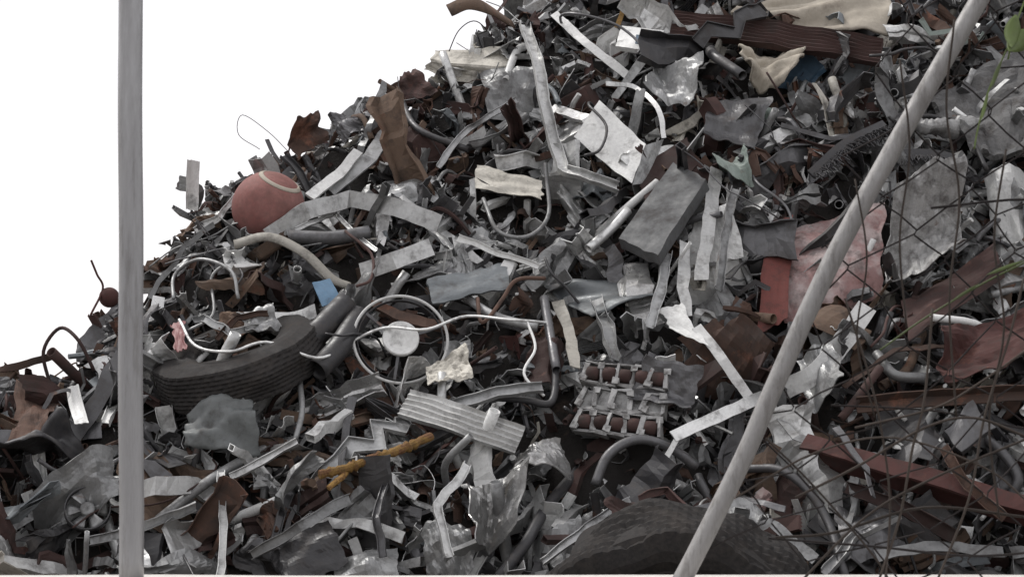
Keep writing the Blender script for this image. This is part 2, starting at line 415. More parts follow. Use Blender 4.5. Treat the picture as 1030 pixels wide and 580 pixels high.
# ------------------------------------------------------------ hero pieces
B=bar; PN=panel
def sphere(r,n=28,m=40):
    prof=[(max(.0005,r*math.sin(math.pi*i/n)),r*math.cos(math.pi*i/n)) for i in range(n+1)]
    V=[];F=[]
    for i,(rr,z) in enumerate(prof):
        for j in range(m):
            a=2*math.pi*j/m; V.append((rr*math.cos(a),rr*math.sin(a),z))
    for i in range(n):
        for j in range(m): F.append((i*m+j,i*m+(j+1)%m,(i+1)*m+(j+1)%m,(i+1)*m+j))
    F.append(tuple(range(m))); F.append(tuple(n*m+j for j in range(m)))
    return np.array(V),F
def place_axis(o,loc,axis,spin=0):
    z=Vector(axis).normalized(); o.rotation_mode='QUATERNION'
    o.rotation_quaternion=z.to_track_quat('Z','Y')@Matrix.Rotation(spin,3,'Z').to_quaternion(); o.location=loc
def rot_obj(name,VF,m,loc,axis,label,cat,smooth=True,spin=0,keep=None):
    o=obj(name,VF,m,label,cat,world=False,smooth=smooth,hero=False); place_axis(o,loc,axis,spin)
    Mx=np.array(o.rotation_quaternion.to_matrix()); V=VF[0]
    for v in V[::max(1,len(V)//260)]:
        p=Mx@v+np.array(loc)
        if keep and not keep(v,p): continue
        HP.append(p)
    return o
c=heap_pt(270,209,.10)
ball=rot_obj("ball",sphere(.168),'ball',c,(.42,-.34,.84),"dusty faded red ball half buried in scrap","ball",keep=lambda v,p:p[2]>c[2]-.09)
for k in range(8): HP.append(c+np.array([math.cos(k*.785)*.09,-.19,.04+math.sin(k*.785)*.08]))
def bandring(a0,a1,rr,n=40): return revolve([(rr*math.sin(a0)*.985,rr*math.cos(a0)*.985),(rr*math.sin(a0+.02),rr*math.cos(a0+.02)),(rr*math.sin((a0+a1)/2)*1.003,rr*math.cos((a0+a1)/2)*1.003),(rr*math.sin(a1-.02),rr*math.cos(a1-.02)),(rr*math.sin(a1)*.985,rr*math.cos(a1)*.985)],n)
obj("pale_rim",bandring(.52,.66,.1705),'cloth',parent=ball,world=False,smooth=True)
b2=rot_obj("float_ball",sphere(.045,16,20),'red',heap_pt(110,299,.08),(0,0,1),"small dull red float ball resting on the heap edge","ball")
def tyre(R0,w,nseg=132,tread=.012,groove=.009,k=None,wob=.012):
    s=w/2; prof=[]
    out=[(-.96,R0-.05),(-.86,R0-.018)]+[(x,R0-.012*x*x*2+(0 if q%2==0 else -groove)) for q,x in enumerate(np.linspace(-.76,.76,17))]+[(.86,R0-.018),(.96,R0-.05)]
    for x,r in out: prof.append((r,x*s))
    side=[(1.04,R0-.08),(1.06,R0-.12),(.96,R0-.165),(.98,R0-.172),(.78,R0-.2),(.66,R0-.205)]
    k=k or R0/.34
    for x,r in side: prof.append((R0-(R0-r)*k,x*s))
    ins=[(.66,R0-.19),(.86,R0-.13),(.88,R0-.07),(.7,R0-.036),(0,R0-.030),(-.7,R0-.036),(-.88,R0-.07),(-.86,R0-.13),(-.66,R0-.19)]
    for x,r in ins: prof.append((R0-(R0-r)*k,x*s))
    for x,r in side[::-1]: prof.append((R0-(R0-r)*k,-x*s))
    def rm(i,j):
        w_=wob*noise.noise((i*.10,j*.12,R0))
        if 1<=j<=19 and (i+(j//2)*2)%4==0: return w_-tread
        return w_
    return revolve(prof,nseg,rm)
tc_=heap_pt(244,370,.05)+np.array([0,-.10,.02])
rot_obj("car_tyre",tyre(.365,.19,176,.003,.004,.92,.02),'rubber',tc_,(-.24,-.34,.91),"worn dusty car tyre lying tilted and filled with scrap","tyre",smooth=False,keep=lambda v,p:math.hypot(v[0],v[1])>.22 and v[2]>-.02)
rq=random.Random(4)
rot_obj("truck_tyre",tyre(.53,.30,190,.007,.006,.95,.05),'rubber',at_y(684,648,7.0),(-.14,-.88,-.40),"big dusty black truck tyre half buried under scrap","tyre",smooth=False,keep=lambda v,p:math.hypot(v[0],v[1])>.36 and rq.random()<.45)
# spoked ring
c=heap_pt(403,341,.27); wh=empty("spoked_wheel",c,"thin pale spoked wheel rim with a round hub plate","wheel")
for k in range(10):
    for rr in (.08,.19):
        for dy in (0,-.12): HP.append(c+np.array([math.cos(k*.63)*rr,dy,math.sin(k*.63)*rr]))
wh.rotation_mode='QUATERNION'; wh.rotation_quaternion=Vector((.12,-.93,.35)).to_track_quat('Z','Y')
obj("rim",revolve([(.200+.0065*math.cos(a),.0065*math.sin(a)) for a in np.linspace(0,2*math.pi,11)[:-1]],64),'white',parent=wh,world=False,smooth=True)
obj("inner_rim",revolve([(.183+.004*math.cos(a),-.012+.010*math.sin(a)) for a in np.linspace(0,2*math.pi,9)[:-1]],64),'tar',parent=wh,world=False,smooth=True)
obj("hub",revolve([(.001,.010),(.055,.012),(.074,.016),(.078,.012),(.078,-.004),(.001,-.006)],40),'white',parent=wh,world=False)
for k in range(3):
    a=k*2.1+.35; d=np.array([math.cos(a),math.sin(a),0])
    obj("spoke",sweep([d*.06+(0,0,-.002),d*.12+(0,0,-.01),d*.187+(0,0,-.004)],rect(.012,.006),(0,0,1)),'steel',parent=wh,world=False)
# big named pieces
B("ribbed_beam","long dark brown corrugated beam lying across the top of the heap","beam",[(676,28,.26),(780,38,.30),(886,56,.28)],ribbed(.15,.045,7),'brown',roll=.12,dn=.012)
PN("sack","bulky pale beige tarpaulin draped behind a beam","sack",[(738,6,.16),(885,-26,.18),(892,40,.20),(738,30,.18)],'cloth',.03,3,.012,50,34,True,hf=.4,curl=.05,jit=.03,wave=.022)
PN("sack","crumpled brown sacking tucked under a beam","sack",[(736,56,.18),(806,62,.18),(786,98,.17),(748,90,.17)],'cloth',.03,4,.012,30,26,True,seed=5,hf=.4,curl=.05,jit=.02,wave=.018)
PN("crumpled_sheet","pale crumpled sheet stained with orange rust near the ridge","metal sheet",[(440,58,.10),(520,50,.14),(512,98,.16),(428,78,.10)],'cream',.05,6)
B("curved_trim","brown curved plastic trim arching over the ridge","trim",[(452,10,.1),(470,3,.14),(492,9,.14),(518,26,.1)],rect(.07,.008),'tan',sm=True,smooth=True)
B("bent_profile","long pale bent aluminium profile hanging down and hooking over","metal profile",[(528,26,.26),(540,62,.30),(546,104,.32),(556,146,.32),(566,172,.32),(596,182,.30),(620,190,.26)],Uo(.055,.025),'alu',roll=.3)
B("metal_strip","white enamelled metal strip","metal strip",[(556,14,.2),(590,44,.24),(632,76,.2)],rect(.045,.004),'white')
B("metal_strip","narrow pale strip curving through the scrap","metal strip",[(610,84,.22),(640,88,.22),(662,108,.24),(668,138,.2)],rect(.025,.004),'alu',sm=True)
B("metal_strip","yellow strip on the top of the heap","metal strip",[(628,-12,.32),(626,10,.34),(621,28,.32)],rect(.026,.004),'ochre',sm=True)
wc=PN("window_cover","small pale box cover with a blue marking near the ridge","panel",[(626,28,.32),(668,32,.34),(662,54,.34),(620,48,.32)],'white',.003,1,.03,jit=.002)
PN("blue_marking","blue marking",None,[(640,35,.40),(658,37,.40),(656,46,.40),(639,44,.40)],'blue',.001,1,.003,jit=.001,parent=wc)
cp=PN("appliance_cover","white folded cover panel tilted on the scrap","panel",[(604,104,.26),(650,146,.28),(636,186,.28),(578,140,.24)],'white',.010,1,jit=.004)
PN("flange","grey side flange",None,[(650,146,.28),(668,140,.18),(654,184,.18),(636,186,.28)],'galv',.004,1,jit=.002,parent=cp)
PN("ribbed_cladding","cream ribbed panel with rust stains","panel",[(480,166,.18),(545,178,.22),(545,200,.22),(474,188,.2)],'cream',.015,3)
PN("steel_slab","thick dark grey steel slab with a stained edge","metal slab",[(678,168,.28),(712,184,.28),(662,262,.30),(624,244,.28)],'slab',.004,1,.06,jit=.005)
PN("steel_slab","dark stained steel plate leaning on a slab","metal slab",[(640,176,.18),(690,138,.18),(702,166,.2),(650,206,.2)],'brown',.008,1,.02,jit=.005)
pp=PN("perforated_plate","battered pinkish plate with a rust red band","metal sheet",[(797,214,.22),(890,194,.20),(884,292,.22),(790,318,.20)],'pinkgrey',.03,5,seed=3,curl=.03,hf=.3,jit=.02)
PN("rusted_band","rust red band along the edge",None,[(770,228,.2),(799,213,.225),(792,320,.205),(762,336,.18)],'band',.008,1,jit=.012,parent=pp)
PN("crushed_slab","pitted grey slab crushed behind the fence","slab",[(892,226,.18),(955,220,.18),(960,280,.18),(888,300,.18)],'cast',.06,7,hf=.5,jit=.03)
PN("concrete_slab","rough grey concrete slab leaning on the heap","slab",[(935,90,.18),(1045,60,.18),(1045,150,.18),(975,160,.2)],'concrete',.06,5,.03,30,26,hf=.5)
PN("white_sheet","white dented sheet hanging over the edge","metal sheet",[(990,166,.24),(1045,156,.24),(1045,232,.26),(1004,248,.26)],'white',.05,5,jit=.02)
PN("red_sheet","maroon rusty sheet slanting behind the fence","metal sheet",[(905,300,.22),(1000,240,.24),(1010,275,.24),(915,345,.22)],'brown',.03,4)
PN("red_sheet","dark red corroded sheet","metal sheet",[(930,350,.14),(1030,326,.16),(1035,380,.16),(945,398,.14)],'red',.05,6,hf=.3,jit=.03)
B("steel_beam","thick rusty dark maroon steel beam slanting down","beam",[(812,436,.34),(920,466,.36),(1060,506,.34)],Lo(.16,.08,.012),'red',roll=-1.2,dn=.012)
B("steel_angle","dark rusted angle bar lying under the beam","metal bar",[(860,405,.26),(960,398,.28),(1050,392,.26)],Lo(.05,.05,.006),'rust',roll=.3)
B("curved_blade","long white curved blade","metal blade",[(872,308,.3),(848,342,.34),(818,376,.34),(788,392,.32)],rect(.085,.006),'white',sm=True,twist=.5)
B("metal_strip","long pale flat bar slanting across the scrap","metal strip",[(676,440,.3),(720,420,.32),(768,398,.3)],rect(.05,.006),'alu')
B("metal_strip","bright pale strip bent against a flat bar","metal strip",[(700,328,.28),(725,362,.3),(752,398,.3)],rect(.045,.004),'white')
PN("triangular_plate","pale triangular plate on the scrap","metal plate",[(664,312,.26),(684,306,.26),(712,350,.28),(676,330,.26)],'white',.006,1)
B("metal_strip","pale strip pointing down beside a tyre","metal strip",[(685,430,.3),(668,462,.3),(660,482,.28)],rect(.022,.004),'white')
PN("dark_sheet","dark maroon bent plate","metal sheet",[(648,372,.26),(706,380,.28),(694,416,.28),(632,404,.26)],'steel',.03,2)
B("bent_profile","long weathered grey channel curving over the heap","metal profile",[(268,238,.14),(310,212,.26),(352,199,.28),(398,208,.30),(442,226,.28)],Uo(.08,.03,.004),'alu',roll=2.7)
B("trim","brown and grey curved trim strip winding down","trim",[(236,246,.22),(272,238,.26),(306,254,.28),(334,280,.26),(352,288,.24)],rect(.042,.01),'cream',sm=True,smooth=True,twist=.4)
B("perforated_channel","pale channel with folded edges","metal profile",[(362,272,.26),(396,262,.28),(434,248,.26)],Uo(.075,.03,.004),'alu',roll=2.8)
B("metal_lath","long flat pale lath","metal strip",[(312,198,.18),(340,176,.22),(360,152,.2)],rect(.05,.012),'white')
B("metal_lath","long grey plank slanting up to the ridge","metal strip",[(332,192,.16),(372,158,.18),(404,108,.14)],rect(.07,.012),'galv')
PN("blue_cladding","faded blue grey panel standing in the scrap","panel",[(430,278,.24),(510,264,.24),(512,288,.26),(436,306,.26)],'slate',.010,2,.01)
PN("blue_scrap","flat blue scrap of painted metal","metal sheet",[(314,284,.30),(332,280,.30),(344,302,.30),(324,308,.30)],'blue',.002,1,jit=.001)
PN("folded_sheet","smooth grey folded sheet with upturned lip","metal sheet",[(545,262,.28),(652,258,.30),(662,290,.32),(592,312,.34)],'slate',.03,2,curl=-.07,smooth=True,hf=0)
PN("oval_mirror","narrow white oval panel standing on the heap edge","panel",[(188,160,.12),(199,162,.12),(199,212,.12),(186,210,.12)],'white',.004,1,jit=.003)
PN("rusty_plate","brown rusted plate sticking up at the ridge","metal sheet",[(290,124,.04),(322,112,.04),(328,140,.08),(298,160,.08)],'rust',.04,4)
PN("rusty_plate","dark rusted plate poking out of the ridge","metal sheet",[(330,116,.04),(352,106,.04),(374,124,.06),(344,140,.08)],'steel',.03,3,jit=.004,hf=.3)
PN("rusty_plate","crushed maroon plate at the ridge","metal sheet",[(402,78,.02),(418,68,.04),(440,92,.08),(405,104,.08)],'brown',.03,3)
B("ribbed_profile","wide ribbed aluminium profile lying across scrap","metal profile",[(408,408,.28),(462,424,.3),(522,444,.28)],ribbed(.125,.03,5),'alu',roll=.1)
B("metal_profile","long dull lath over ribbed profile","metal strip",[(452,412,.26),(500,396,.28),(546,392,.26)],Uo(.05,.02),'galv',roll=.3)
PN("plastic_wrap","yellowed crumpled plastic wrap","plastic sheet",[(430,362,.26),(466,352,.26),(476,380,.28),(428,398,.28)],'cream',.03,7,hf=.5,jit=.004)
PN("foil_sheet","silvery crumpled foil sheet","foil",[(508,440,.26),(560,428,.28),(568,462,.28),(512,474,.28)],'foil',.04,9,hf=.3)
PN("foil_sheet","torn crumpled aluminium cladding","foil",[(462,500,.26),(520,488,.28),(514,540,.28),(470,560,.28)],'foil',.05,9,hf=.3)
PN("foil_sheet","wrinkled grey foil wrapping","foil",[(420,520,.24),(466,500,.26),(478,556,.26),(430,572,.26)],'galv',.05,8,hf=.3)
PN("tan_sheet","orange brown rust stained sheet hanging in folds","metal sheet",[(140,430,.22),(232,440,.24),(238,486,.24),(128,490,.22)],'tan',.05,7,hf=.3)
PN("tan_sheet","brown torn sheet with stained streaks","metal sheet",[(112,450,.2),(160,448,.2),(200,520,.24),(134,520,.22)],'tan',.05,6,seed=9)
PN("bag","dull green grey plastic bag","bag",[(190,414,.24),(254,410,.26),(262,446,.28),(184,446,.26)],'bag',.03,6,.01,30,22,True,curl=.05,hf=.3,wave=.008)
PN("drum_wall","dark crushed drum wall","metal drum",[(276,540,.24),(330,520,.26),(350,560,.26),(288,590,.24)],'tar',.03,3)
PN("black_sheet","black plastic sheet folded at the heap foot","plastic sheet",[(-12,440,.2),(60,424,.22),(92,450,.22),(-12,500,.2)],'tar',.08,6,.006,30,20,True)
PN("grey_sheet","grey crushed sheet beneath black plastic","metal sheet",[(30,492,.2),(110,462,.22),(122,500,.24),(50,540,.22)],'galv',.06,6)
PN("pale_board","pale narrow board standing up","board",[(66,390,.2),(78,386,.2),(88,424,.22),(74,426,.22)],'white',.003,1,jit=.004)
PN("pink_scrap","pink plastic scrap among the metal","plastic scrap",[(172,326,.22),(186,324,.22),(188,352,.24),(176,354,.24)],'pink',.01,1)
for q,r,m_,lb in (
 ([(300,350,.26),(322,332,.30),(348,306,.30)],.055,'tar',"thick black plastic pipe stub"),
 ([(318,372,.26),(338,352,.30),(362,318,.28)],.05,'tar',"short black pipe beside another"),
 ([(592,250,.22),(612,232,.25),(632,212,.24)],.022,'alu',"short pale pipe end"),
 ([(470,300,.2),(500,318,.24),(540,330,.2)],.02,'galv',"grey pipe in the heap"),
 ([(548,300,.2),(552,330,.24),(560,372,.2)],.02,'steel',"dark upright pipe"),
 ([(880,356,.24),(900,378,.26),(930,380,.24)],.022,'galv',"short grey pipe behind the fence"),
 ([(845,420,.28),(868,392,.3),(885,370,.28)],.018,'brown',"thin rusty rod"),
 ([(290,238,.2),(330,240,.24),(372,234,.2)],.03,'steel',"dark round pipe beneath a channel"),
 ([(300,372,.2),(304,410,.24),(296,442,.22)],.012,'galv',"thin grey bent pipe"),
 ([(404,100,.12),(420,130,.16),(470,150,.16)],.016,'steel',"dark bent pipe near the ridge")):
    B("pipe",lb,"pipe",q,None,m_,sm=True,smooth=True,hollow=r)
for q,r,m_,lb in (
 ([(180,322,.36),(196,346,.42),(232,352,.46),(268,344,.44),(318,360,.38),(352,344,.36),(388,330,.34),(430,330,.34),(470,318,.30),(520,322,.28),(556,326,.24)],.0062,'alu',"pale cable snaking across the heap to the wheel"),
 ([(176,300,.2),(176,276,.24),(200,262,.26),(232,272,.26),(240,300,.24)],.008,'galv',"grey hose loop"),
 ([(232,262,.16),(212,280,.2),(214,316,.22),(190,332,.2)],.007,'galv',"pale hose curling down"),
 ([(50,386,.12),(44,352,.12),(60,330,.1),(78,340,.12),(94,372,.14)],.008,'brown',"rusty curled cable at the heap edge"),
 ([(92,262,.04),(98,276,.06),(104,290,.1),(92,316,.12)],.005,'red',"thin red cable sticking up"),
 ([(262,150,.04),(240,136,.02),(244,116,.0),(270,132,.02),(292,152,.06)],.0018,'wire',"thin wire loop above the ridge"),
 ([(452,52,.04),(462,30,.02),(478,22,.0),(496,40,.04)],.0028,'wire',"thin springy wire on the ridge"),
 ([(486,200,.2),(500,232,.24),(530,238,.24),(552,214,.24),(548,166,.22)],.010,'galv',"pale curved tube handle"),
 ([(480,300,.28),(486,324,.3),(506,300,.3),(520,282,.28),(548,280,.24)],.009,'rust',"rusty cable bent upward"),
 ([(530,322,.28),(540,350,.3),(528,376,.3),(548,398,.26)],.006,'white',"thin white cable hanging"),
 ([(600,486,.20),(612,456,.22),(640,442,.24),(672,448,.22),(700,470,.20)],.020,'steel',"thick grey curved hose"),
 ([(744,470,.26),(790,474,.28),(830,520,.28),(850,580,.26)],.018,'steel',"thick dark hose curving down"),
 ([(560,360,.2),(556,402,.22),(530,402,.24),(490,400,.22)],.016,'tar',"black rubber hose"),
 ([(905,120,.26),(940,118,.28),(975,140,.28),(992,170,.26)],.012,'tar',"black hose hanging over slab")):
    B("cable",lb,"cable",q,circ(r,9),m_,sm=True,smooth=True)
# bristly finned combs and a ridged duct
def comb(label,q,n,s1):
    cl=[]; cp_=smooth_path([heap_pt(*a) for a in q],n)
    cl.append(sweep(cp_,rect(.05,.02),FACE)); Wf,Bf=frames(cp_,FACE); rc=random.Random(s1)
    for i in range(len(cp_)-1):
        for h in (0,.33,.66):
            p=cp_[i]*(1-h)+cp_[i+1]*h; s_=rc.uniform(.6,1.3); d_=(Wf[i]*rc.uniform(.4,.8)+Bf[i]*rc.uniform(.3,.7))
            cl.append(sweep([p,p+d_*.05*s_,p+d_*.08*s_+np.array([rc.uniform(-.02,.02),0,-.014])],rect(.006,.004),(1,0,0)))
    obj("finned_comb",join(cl),'tar',label,"machine part")
comb("dark bristly comb like finned bar in crushed metal",[(816,176,.26),(850,146,.30),(890,126,.28)],14,1)
comb("short dark bristly finned bar beside a slab",[(905,156,.26),(938,156,.28),(972,164,.26)],11,2)
P=smooth_path([heap_pt(*a) for a in [(908,114,.24),(940,130,.26),(985,124,.24)]],22); sc=[1+.10*math.cos(i*math.pi/2)+.4*noise.noise((i*.12,3,0)) for i in range(len(P))]
obj("ridged_duct",dent(sweep(P,circ(.036,16),FACE,scale=sc),.03,9,3),'cast',"crushed dull ridged metal duct on the heap","duct")
B("rusty_yellow_pipe","yellow painted pipe flaking with lumpy rust","pipe",[(322,478,.28),(352,470,.3),(392,456,.32),(432,438,.3)],circ(.018,10),'ochre',sm=True,smooth=False,n=14,lump=.6)
B("rusty_yellow_pipe","short rusty yellow branch pipe","pipe",[(352,466,.28),(344,480,.3),(330,492,.28)],circ(.012,10),'ochre',sm=True,smooth=False,n=10,lump=.5)
# roller chain block
c0=heap_pt(626,404,.20); rk=empty("roller_chain_block",c0,"grimy roller chain block with dark red rollers between metal links","machine part")
rk.rotation_mode='XYZ'; rk.rotation_euler=(math.radians(-20),math.radians(6),math.radians(-14)); rk.scale=(.84,.9,.84)
HP.extend([c0+np.array([x,0,z]) for x in(-.11,0.03,.13) for z in(-.08,.11)])
def boxm(cx,cy,cz,sx,sy,sz,j=.004,rot=0):
    V=[]
    for a in(-1,1):
        for b_ in(-1,1):
            for d in(-1,1):
                xx=a*sx/2+R.uniform(-j,j); zz=d*sz/2+R.uniform(-j,j)
                V.append((cx+xx*math.cos(rot)-zz*math.sin(rot),cy+b_*sy/2+R.uniform(-j,j),cz+xx*math.sin(rot)+zz*math.cos(rot)))
    F=[(0,1,3,2),(4,6,7,5),(0,4,5,1),(2,3,7,6),(0,2,6,4),(1,5,7,3)]
    return V,F
row=0
for r_ in (.125,-.005,-.125):
    L_=[]
    for k in range(6):
        a=.18*((k%2)*2-1)+R.uniform(-.15,.15)
        L_.append(boxm(-.205+k*.082+R.uniform(-.006,.006),R.uniform(-.010,.010),r_,.022,.085,.098,.006,a))
        L_.append(boxm(-.205+k*.082,-.046,r_+.036*((k%2)*2-1),.034,.012,.03,.004,a))
    for k in range(5):
        if not (row==1 and k in (0,3)): L_.append(boxm(-.164+k*.082,-.012,r_+.052,.088,.045,.013,.007,R.uniform(-.18,.18)))
        L_.append(boxm(-.164+k*.082,-.006,r_-.052,.088,.055,.015,.007,R.uniform(-.15,.15)))
        if row==1: L_.append(boxm(-.164+k*.082,.01,r_,.07,.04,.085,.008,R.uniform(-.3,.3)))
    obj("link_row",join(L_),'cast',parent=rk,world=False)
    if row!=1:
        for k in range(5):
            V,F=revolve([(.001,-.033),(.022,-.033),(.036,-.024),(.036,.024),(.022,.033),(.001,.033)],16)
            o=obj("roller",(V[:, [2,0,1]],F),'brown',parent=rk,world=False,smooth=True); o.location=(-.164+k*.082,-.022,r_+R.uniform(-.004,.004))
    row+=1
def fan(loc,axis,label):
    e=empty("cooling_fan",loc,label,"fan"); e.rotation_mode='QUATERNION'; e.rotation_quaternion=Vector(axis).to_track_quat('Z','Y')
    obj("shroud",revolve([(.085,-.02),(.09,-.02),(.09,.02),(.085,.02)],36),'steel',parent=e,world=False,smooth=True)
    obj("hub",revolve([(.001,.015),(.026,.015),(.03,.008),(.03,-.015),(.001,-.015)],20),'galv',parent=e,world=False,smooth=True)
    for k in range(6):
        P=np.zeros((5,5,3))
        for i in range(5):
            for j in range(5):
                r=.028+.053*i/4; a=k*1.047+.75*(j/4-.5); P[i,j]=(r*math.cos(a),r*math.sin(a),.022*(j/4-.5))
        obj("fan_blade",sheet(P,.002),'galv',parent=e,world=False,smooth=True)
    HP.append(np.array(loc))
fan(heap_pt(88,512,.26),(.2,-.9,.4),"round metal cooling fan with grey blades")
for q,w,m_,lb in (
 ([(222,474,.24),(226,530,.28),(220,584,.26)],.03,'alu',"narrow pale upright strip"),
 ([(232,480,.26),(262,466,.28),(300,446,.26)],.03,'alu',"pale slanted strip"),
 ([(90,545,.24),(140,530,.28),(196,508,.26)],.035,'galv',"grey flat bar low on the heap"),
 ([(252,560,.26),(300,530,.3),(352,500,.28)],.04,'galv',"grey twisted strip"),
 ([(296,230,.22),(336,216,.24),(378,252,.24)],.02,'alu',"thin shiny strip"),
 ([(452,560,.28),(440,510,.32),(468,466,.3)],.035,'alu',"long bent pale strip"),
 ([(720,170,.22),(714,220,.26),(706,282,.26)],.06,'alu',"tall pale upright channel"),
 ([(740,190,.22),(728,240,.26),(722,292,.24)],.04,'galv',"grey upright bar"),
 ([(672,254,.20),(664,290,.26),(652,330,.26)],.045,'galv',"dull upright strip"),
 ([(690,244,.22),(686,290,.28),(690,318,.26)],.05,'alu',"pale crooked channel"),
 ([(560,302,.22),(574,340,.26),(580,370,.24)],.05,'cream',"cream upright lath"),
 ([(600,300,.24),(610,330,.26),(618,362,.24)],.05,'galv',"thin upright angle"),
 ([(460,238,.2),(496,252,.24),(540,268,.22)],.03,'white',"pale lath between sheets"),
 ([(440,168,.16),(470,130,.2),(520,100,.18)],.03,'galv',"grey lath leaning on ridge"),
 ([(770,400,.28),(800,440,.3),(840,450,.28)],.035,'galv',"dull bent bar"),
 ([(830,580,.3),(860,540,.32),(905,520,.3)],.04,'galv',"grey bar beside the fence"),
 ([(880,560,.3),(930,548,.32),(1010,556,.3)],.05,'galv',"dull sheet strip by the fence"),
 ([(548,566,.42),(590,530,.50),(632,504,.44)],.03,'galv',"grey lath on the tyre"),
 ([(600,580,.55),(640,548,.58),(700,560,.55)],.03,'rust',"rusty bar lying against the truck tyre"),
 ([(700,512,.5),(740,500,.5),(790,512,.46)],.025,'steel',"dark strip over the truck tyre"),
 ([(740,540,.56),(775,525,.56),(820,560,.5)],.035,'galv',"bent grey strip over the truck tyre"),
 ([(640,500,.5),(668,492,.52),(700,520,.55)],.03,'brown',"rusty strap hanging over the truck tyre"),
 ([(385,560,.26),(378,520,.3),(392,480,.28)],.03,'steel',"dark upright strip"),
 ([(850,390,.28),(900,352,.3),(955,348,.28)],.025,'rust',"rusty rod across the heap"),
 ([(850,490,.32),(905,508,.34),(960,540,.32)],.05,'brown',"broken rusty rail by the fence"),
 ([(840,430,.40),(870,470,.42),(880,500,.40)],.035,'steel',"dark strap bent over a beam"),
 ([(950,450,.42),(975,490,.44),(1010,520,.42)],.04,'rust',"rusty strap bent over a beam"),
 ([(206,322,.30),(232,334,.32),(262,328,.30)],.03,'galv',"bent bar lying inside the tyre"),
 ([(218,342,.30),(238,320,.32),(270,316,.28)],.025,'rust',"rusty strip lying inside the tyre"),
 ([(0,372,.08),(30,366,.1),(52,358,.08)],.03,'rust',"rusty bar at the heap end"),
 ([(150,300,.14),(186,246,.16),(216,226,.14)],.025,'galv',"grey bar near a ball"),
 ([(196,232,.12),(222,218,.14),(238,196,.1)],.03,'alu',"pale slat by the ball")):
    B("metal_strip",lb,"metal strip",q,rect(w,.005) if R.random()<.4 else Uo(w,w*.5),m_,roll=R.uniform(-.4,.4),twist=R.uniform(-.8,.8),dn=.011)
for q,m_,lb in (
 ([(722,154,.26),(750,150,.26),(752,168,.28),(724,172,.28)],'green',"small pale green folded tab"),
 ([(588,164,.2),(622,180,.22),(618,200,.22),(576,190,.2)],'slate',"bluish grey plate"),
 ([(556,184,.18),(570,186,.2),(590,214,.2),(566,216,.2)],'alu',"small pale plate"),
 ([(850,310,.26),(872,306,.26),(868,352,.26),(828,356,.26)],'galv',"dull bent plate"),
 ([(660,68,.2),(712,88,.22),(700,118,.22),(650,100,.2)],'galv',"grey dented plate near ridge"),
 ([(712,100,.2),(770,110,.22),(760,150,.22),(706,140,.2)],'steel',"dark dented plate"),
 ([(480,60,.14),(540,66,.18),(530,108,.18),(490,110,.16)],'galv',"grey crushed plate at ridge"),
 ([(380,170,.18),(440,160,.2),(452,190,.2),(384,200,.2)],'galv',"dull grey crushed sheet"),
 ([(200,262,.18),(258,252,.2),(262,290,.2),(206,296,.2)],'tan',"brown bulging sheet below the ball"),
 ([(350,290,.2),(380,284,.2),(366,326,.2),(344,340,.2)],'galv',"grey leaning plate by the wheel"),
 ([(536,332,.22),(570,340,.24),(568,384,.24),(534,372,.22)],'brown',"maroon plate"),
 ([(744,330,.26),(786,342,.28),(778,372,.28),(740,366,.26)],'tar',"black crushed plate"),
 ([(330,540,.28),(396,530,.3),(400,590,.3),(336,590,.3)],'galv',"dented grey casing side"),
 ([(800,360,.28),(840,350,.28),(850,400,.28),(812,410,.28)],'galv',"grey crushed can side"),
 ([(840,500,.3),(900,500,.3),(905,545,.3),(850,560,.3)],'steel',"dull dark sheet beside the fence"),
 ([(950,560,.3),(1040,530,.3),(1040,600,.3),(960,600,.3)],'steel',"dark sheet beside the fence"),
 ([(208,318,.22),(240,312,.24),(268,326,.26),(226,346,.26)],'tan',"brown crumpled plate lying inside the tyre"),
 ([(240,318,.24),(274,312,.24),(284,330,.26),(250,344,.28)],'galv',"grey crumpled plate lying inside the tyre"),
 ([(612,520,.46),(656,508,.48),(668,545,.50),(624,556,.48)],'brown',"maroon torn plate lying on the truck tyre"),
 ([(730,505,.48),(775,508,.48),(770,540,.52),(722,536,.54)],'galv',"grey torn plate lying on the truck tyre"),
 ([(20,395,.16),(60,395,.18),(50,430,.2),(6,440,.18)],'rust',"rusty brown curved plate at heap end")):
    PN("metal_plate",lb,"metal plate",q,m_,R.uniform(.03,.06),R.randint(3,6))

# ------------------------------------------------------------ templates of loose scrap
rt=random.Random(5)
def dn(VF,a): return dent(VF,a,10,rt.uniform(0,90))
def tmpl_strip():
    L=rt.uniform(.25,.7); return dn(sweep(kink(L,rt.randint(2,5),.9,.4,rt,3),rect(rt.uniform(.018,.055),.004),(0,0,1),0,rt.uniform(-1.8,1.8)),.014)
def tmpl_curl():
    n=14; r=rt.uniform(.07,.24); a0=rt.uniform(1.2,3.4); P=[(r*(1+.04*i)*math.cos(a0*i/n),.01*i*rt.uniform(-.5,1),r*(1+.04*i)*math.sin(a0*i/n)) for i in range(n+1)]
    P=np.array(P); P-=P.mean(axis=0); w=rt.uniform(.02,.075)
    return dn(sweep(P,rt.choice([rect(w,.004),poly_prof([(-w/2,.015),(-w/2,0),(w/2,0),(w/2,.015)],.004)]),(0,1,0),1.57,rt.uniform(-.6,.6)),.014)
def tmpl_sheet():
    L=rt.uniform(.24,.5); return sheet(crumple(L,L*rt.uniform(.35,.8),26,18,rt.randint(6,10),1.8,rt.uniform(.010,.024),rt,hf=.25,fw=.03,edge=.05),.003)
def tmpl_long():
    L=rt.uniform(.3,.7); return sheet(crumple(L,L*rt.uniform(.12,.26),30,11,rt.randint(5,9),1.5,rt.uniform(.008,.018),rt,hf=.2,fw=.025,edge=.04,skew=.05),.003)
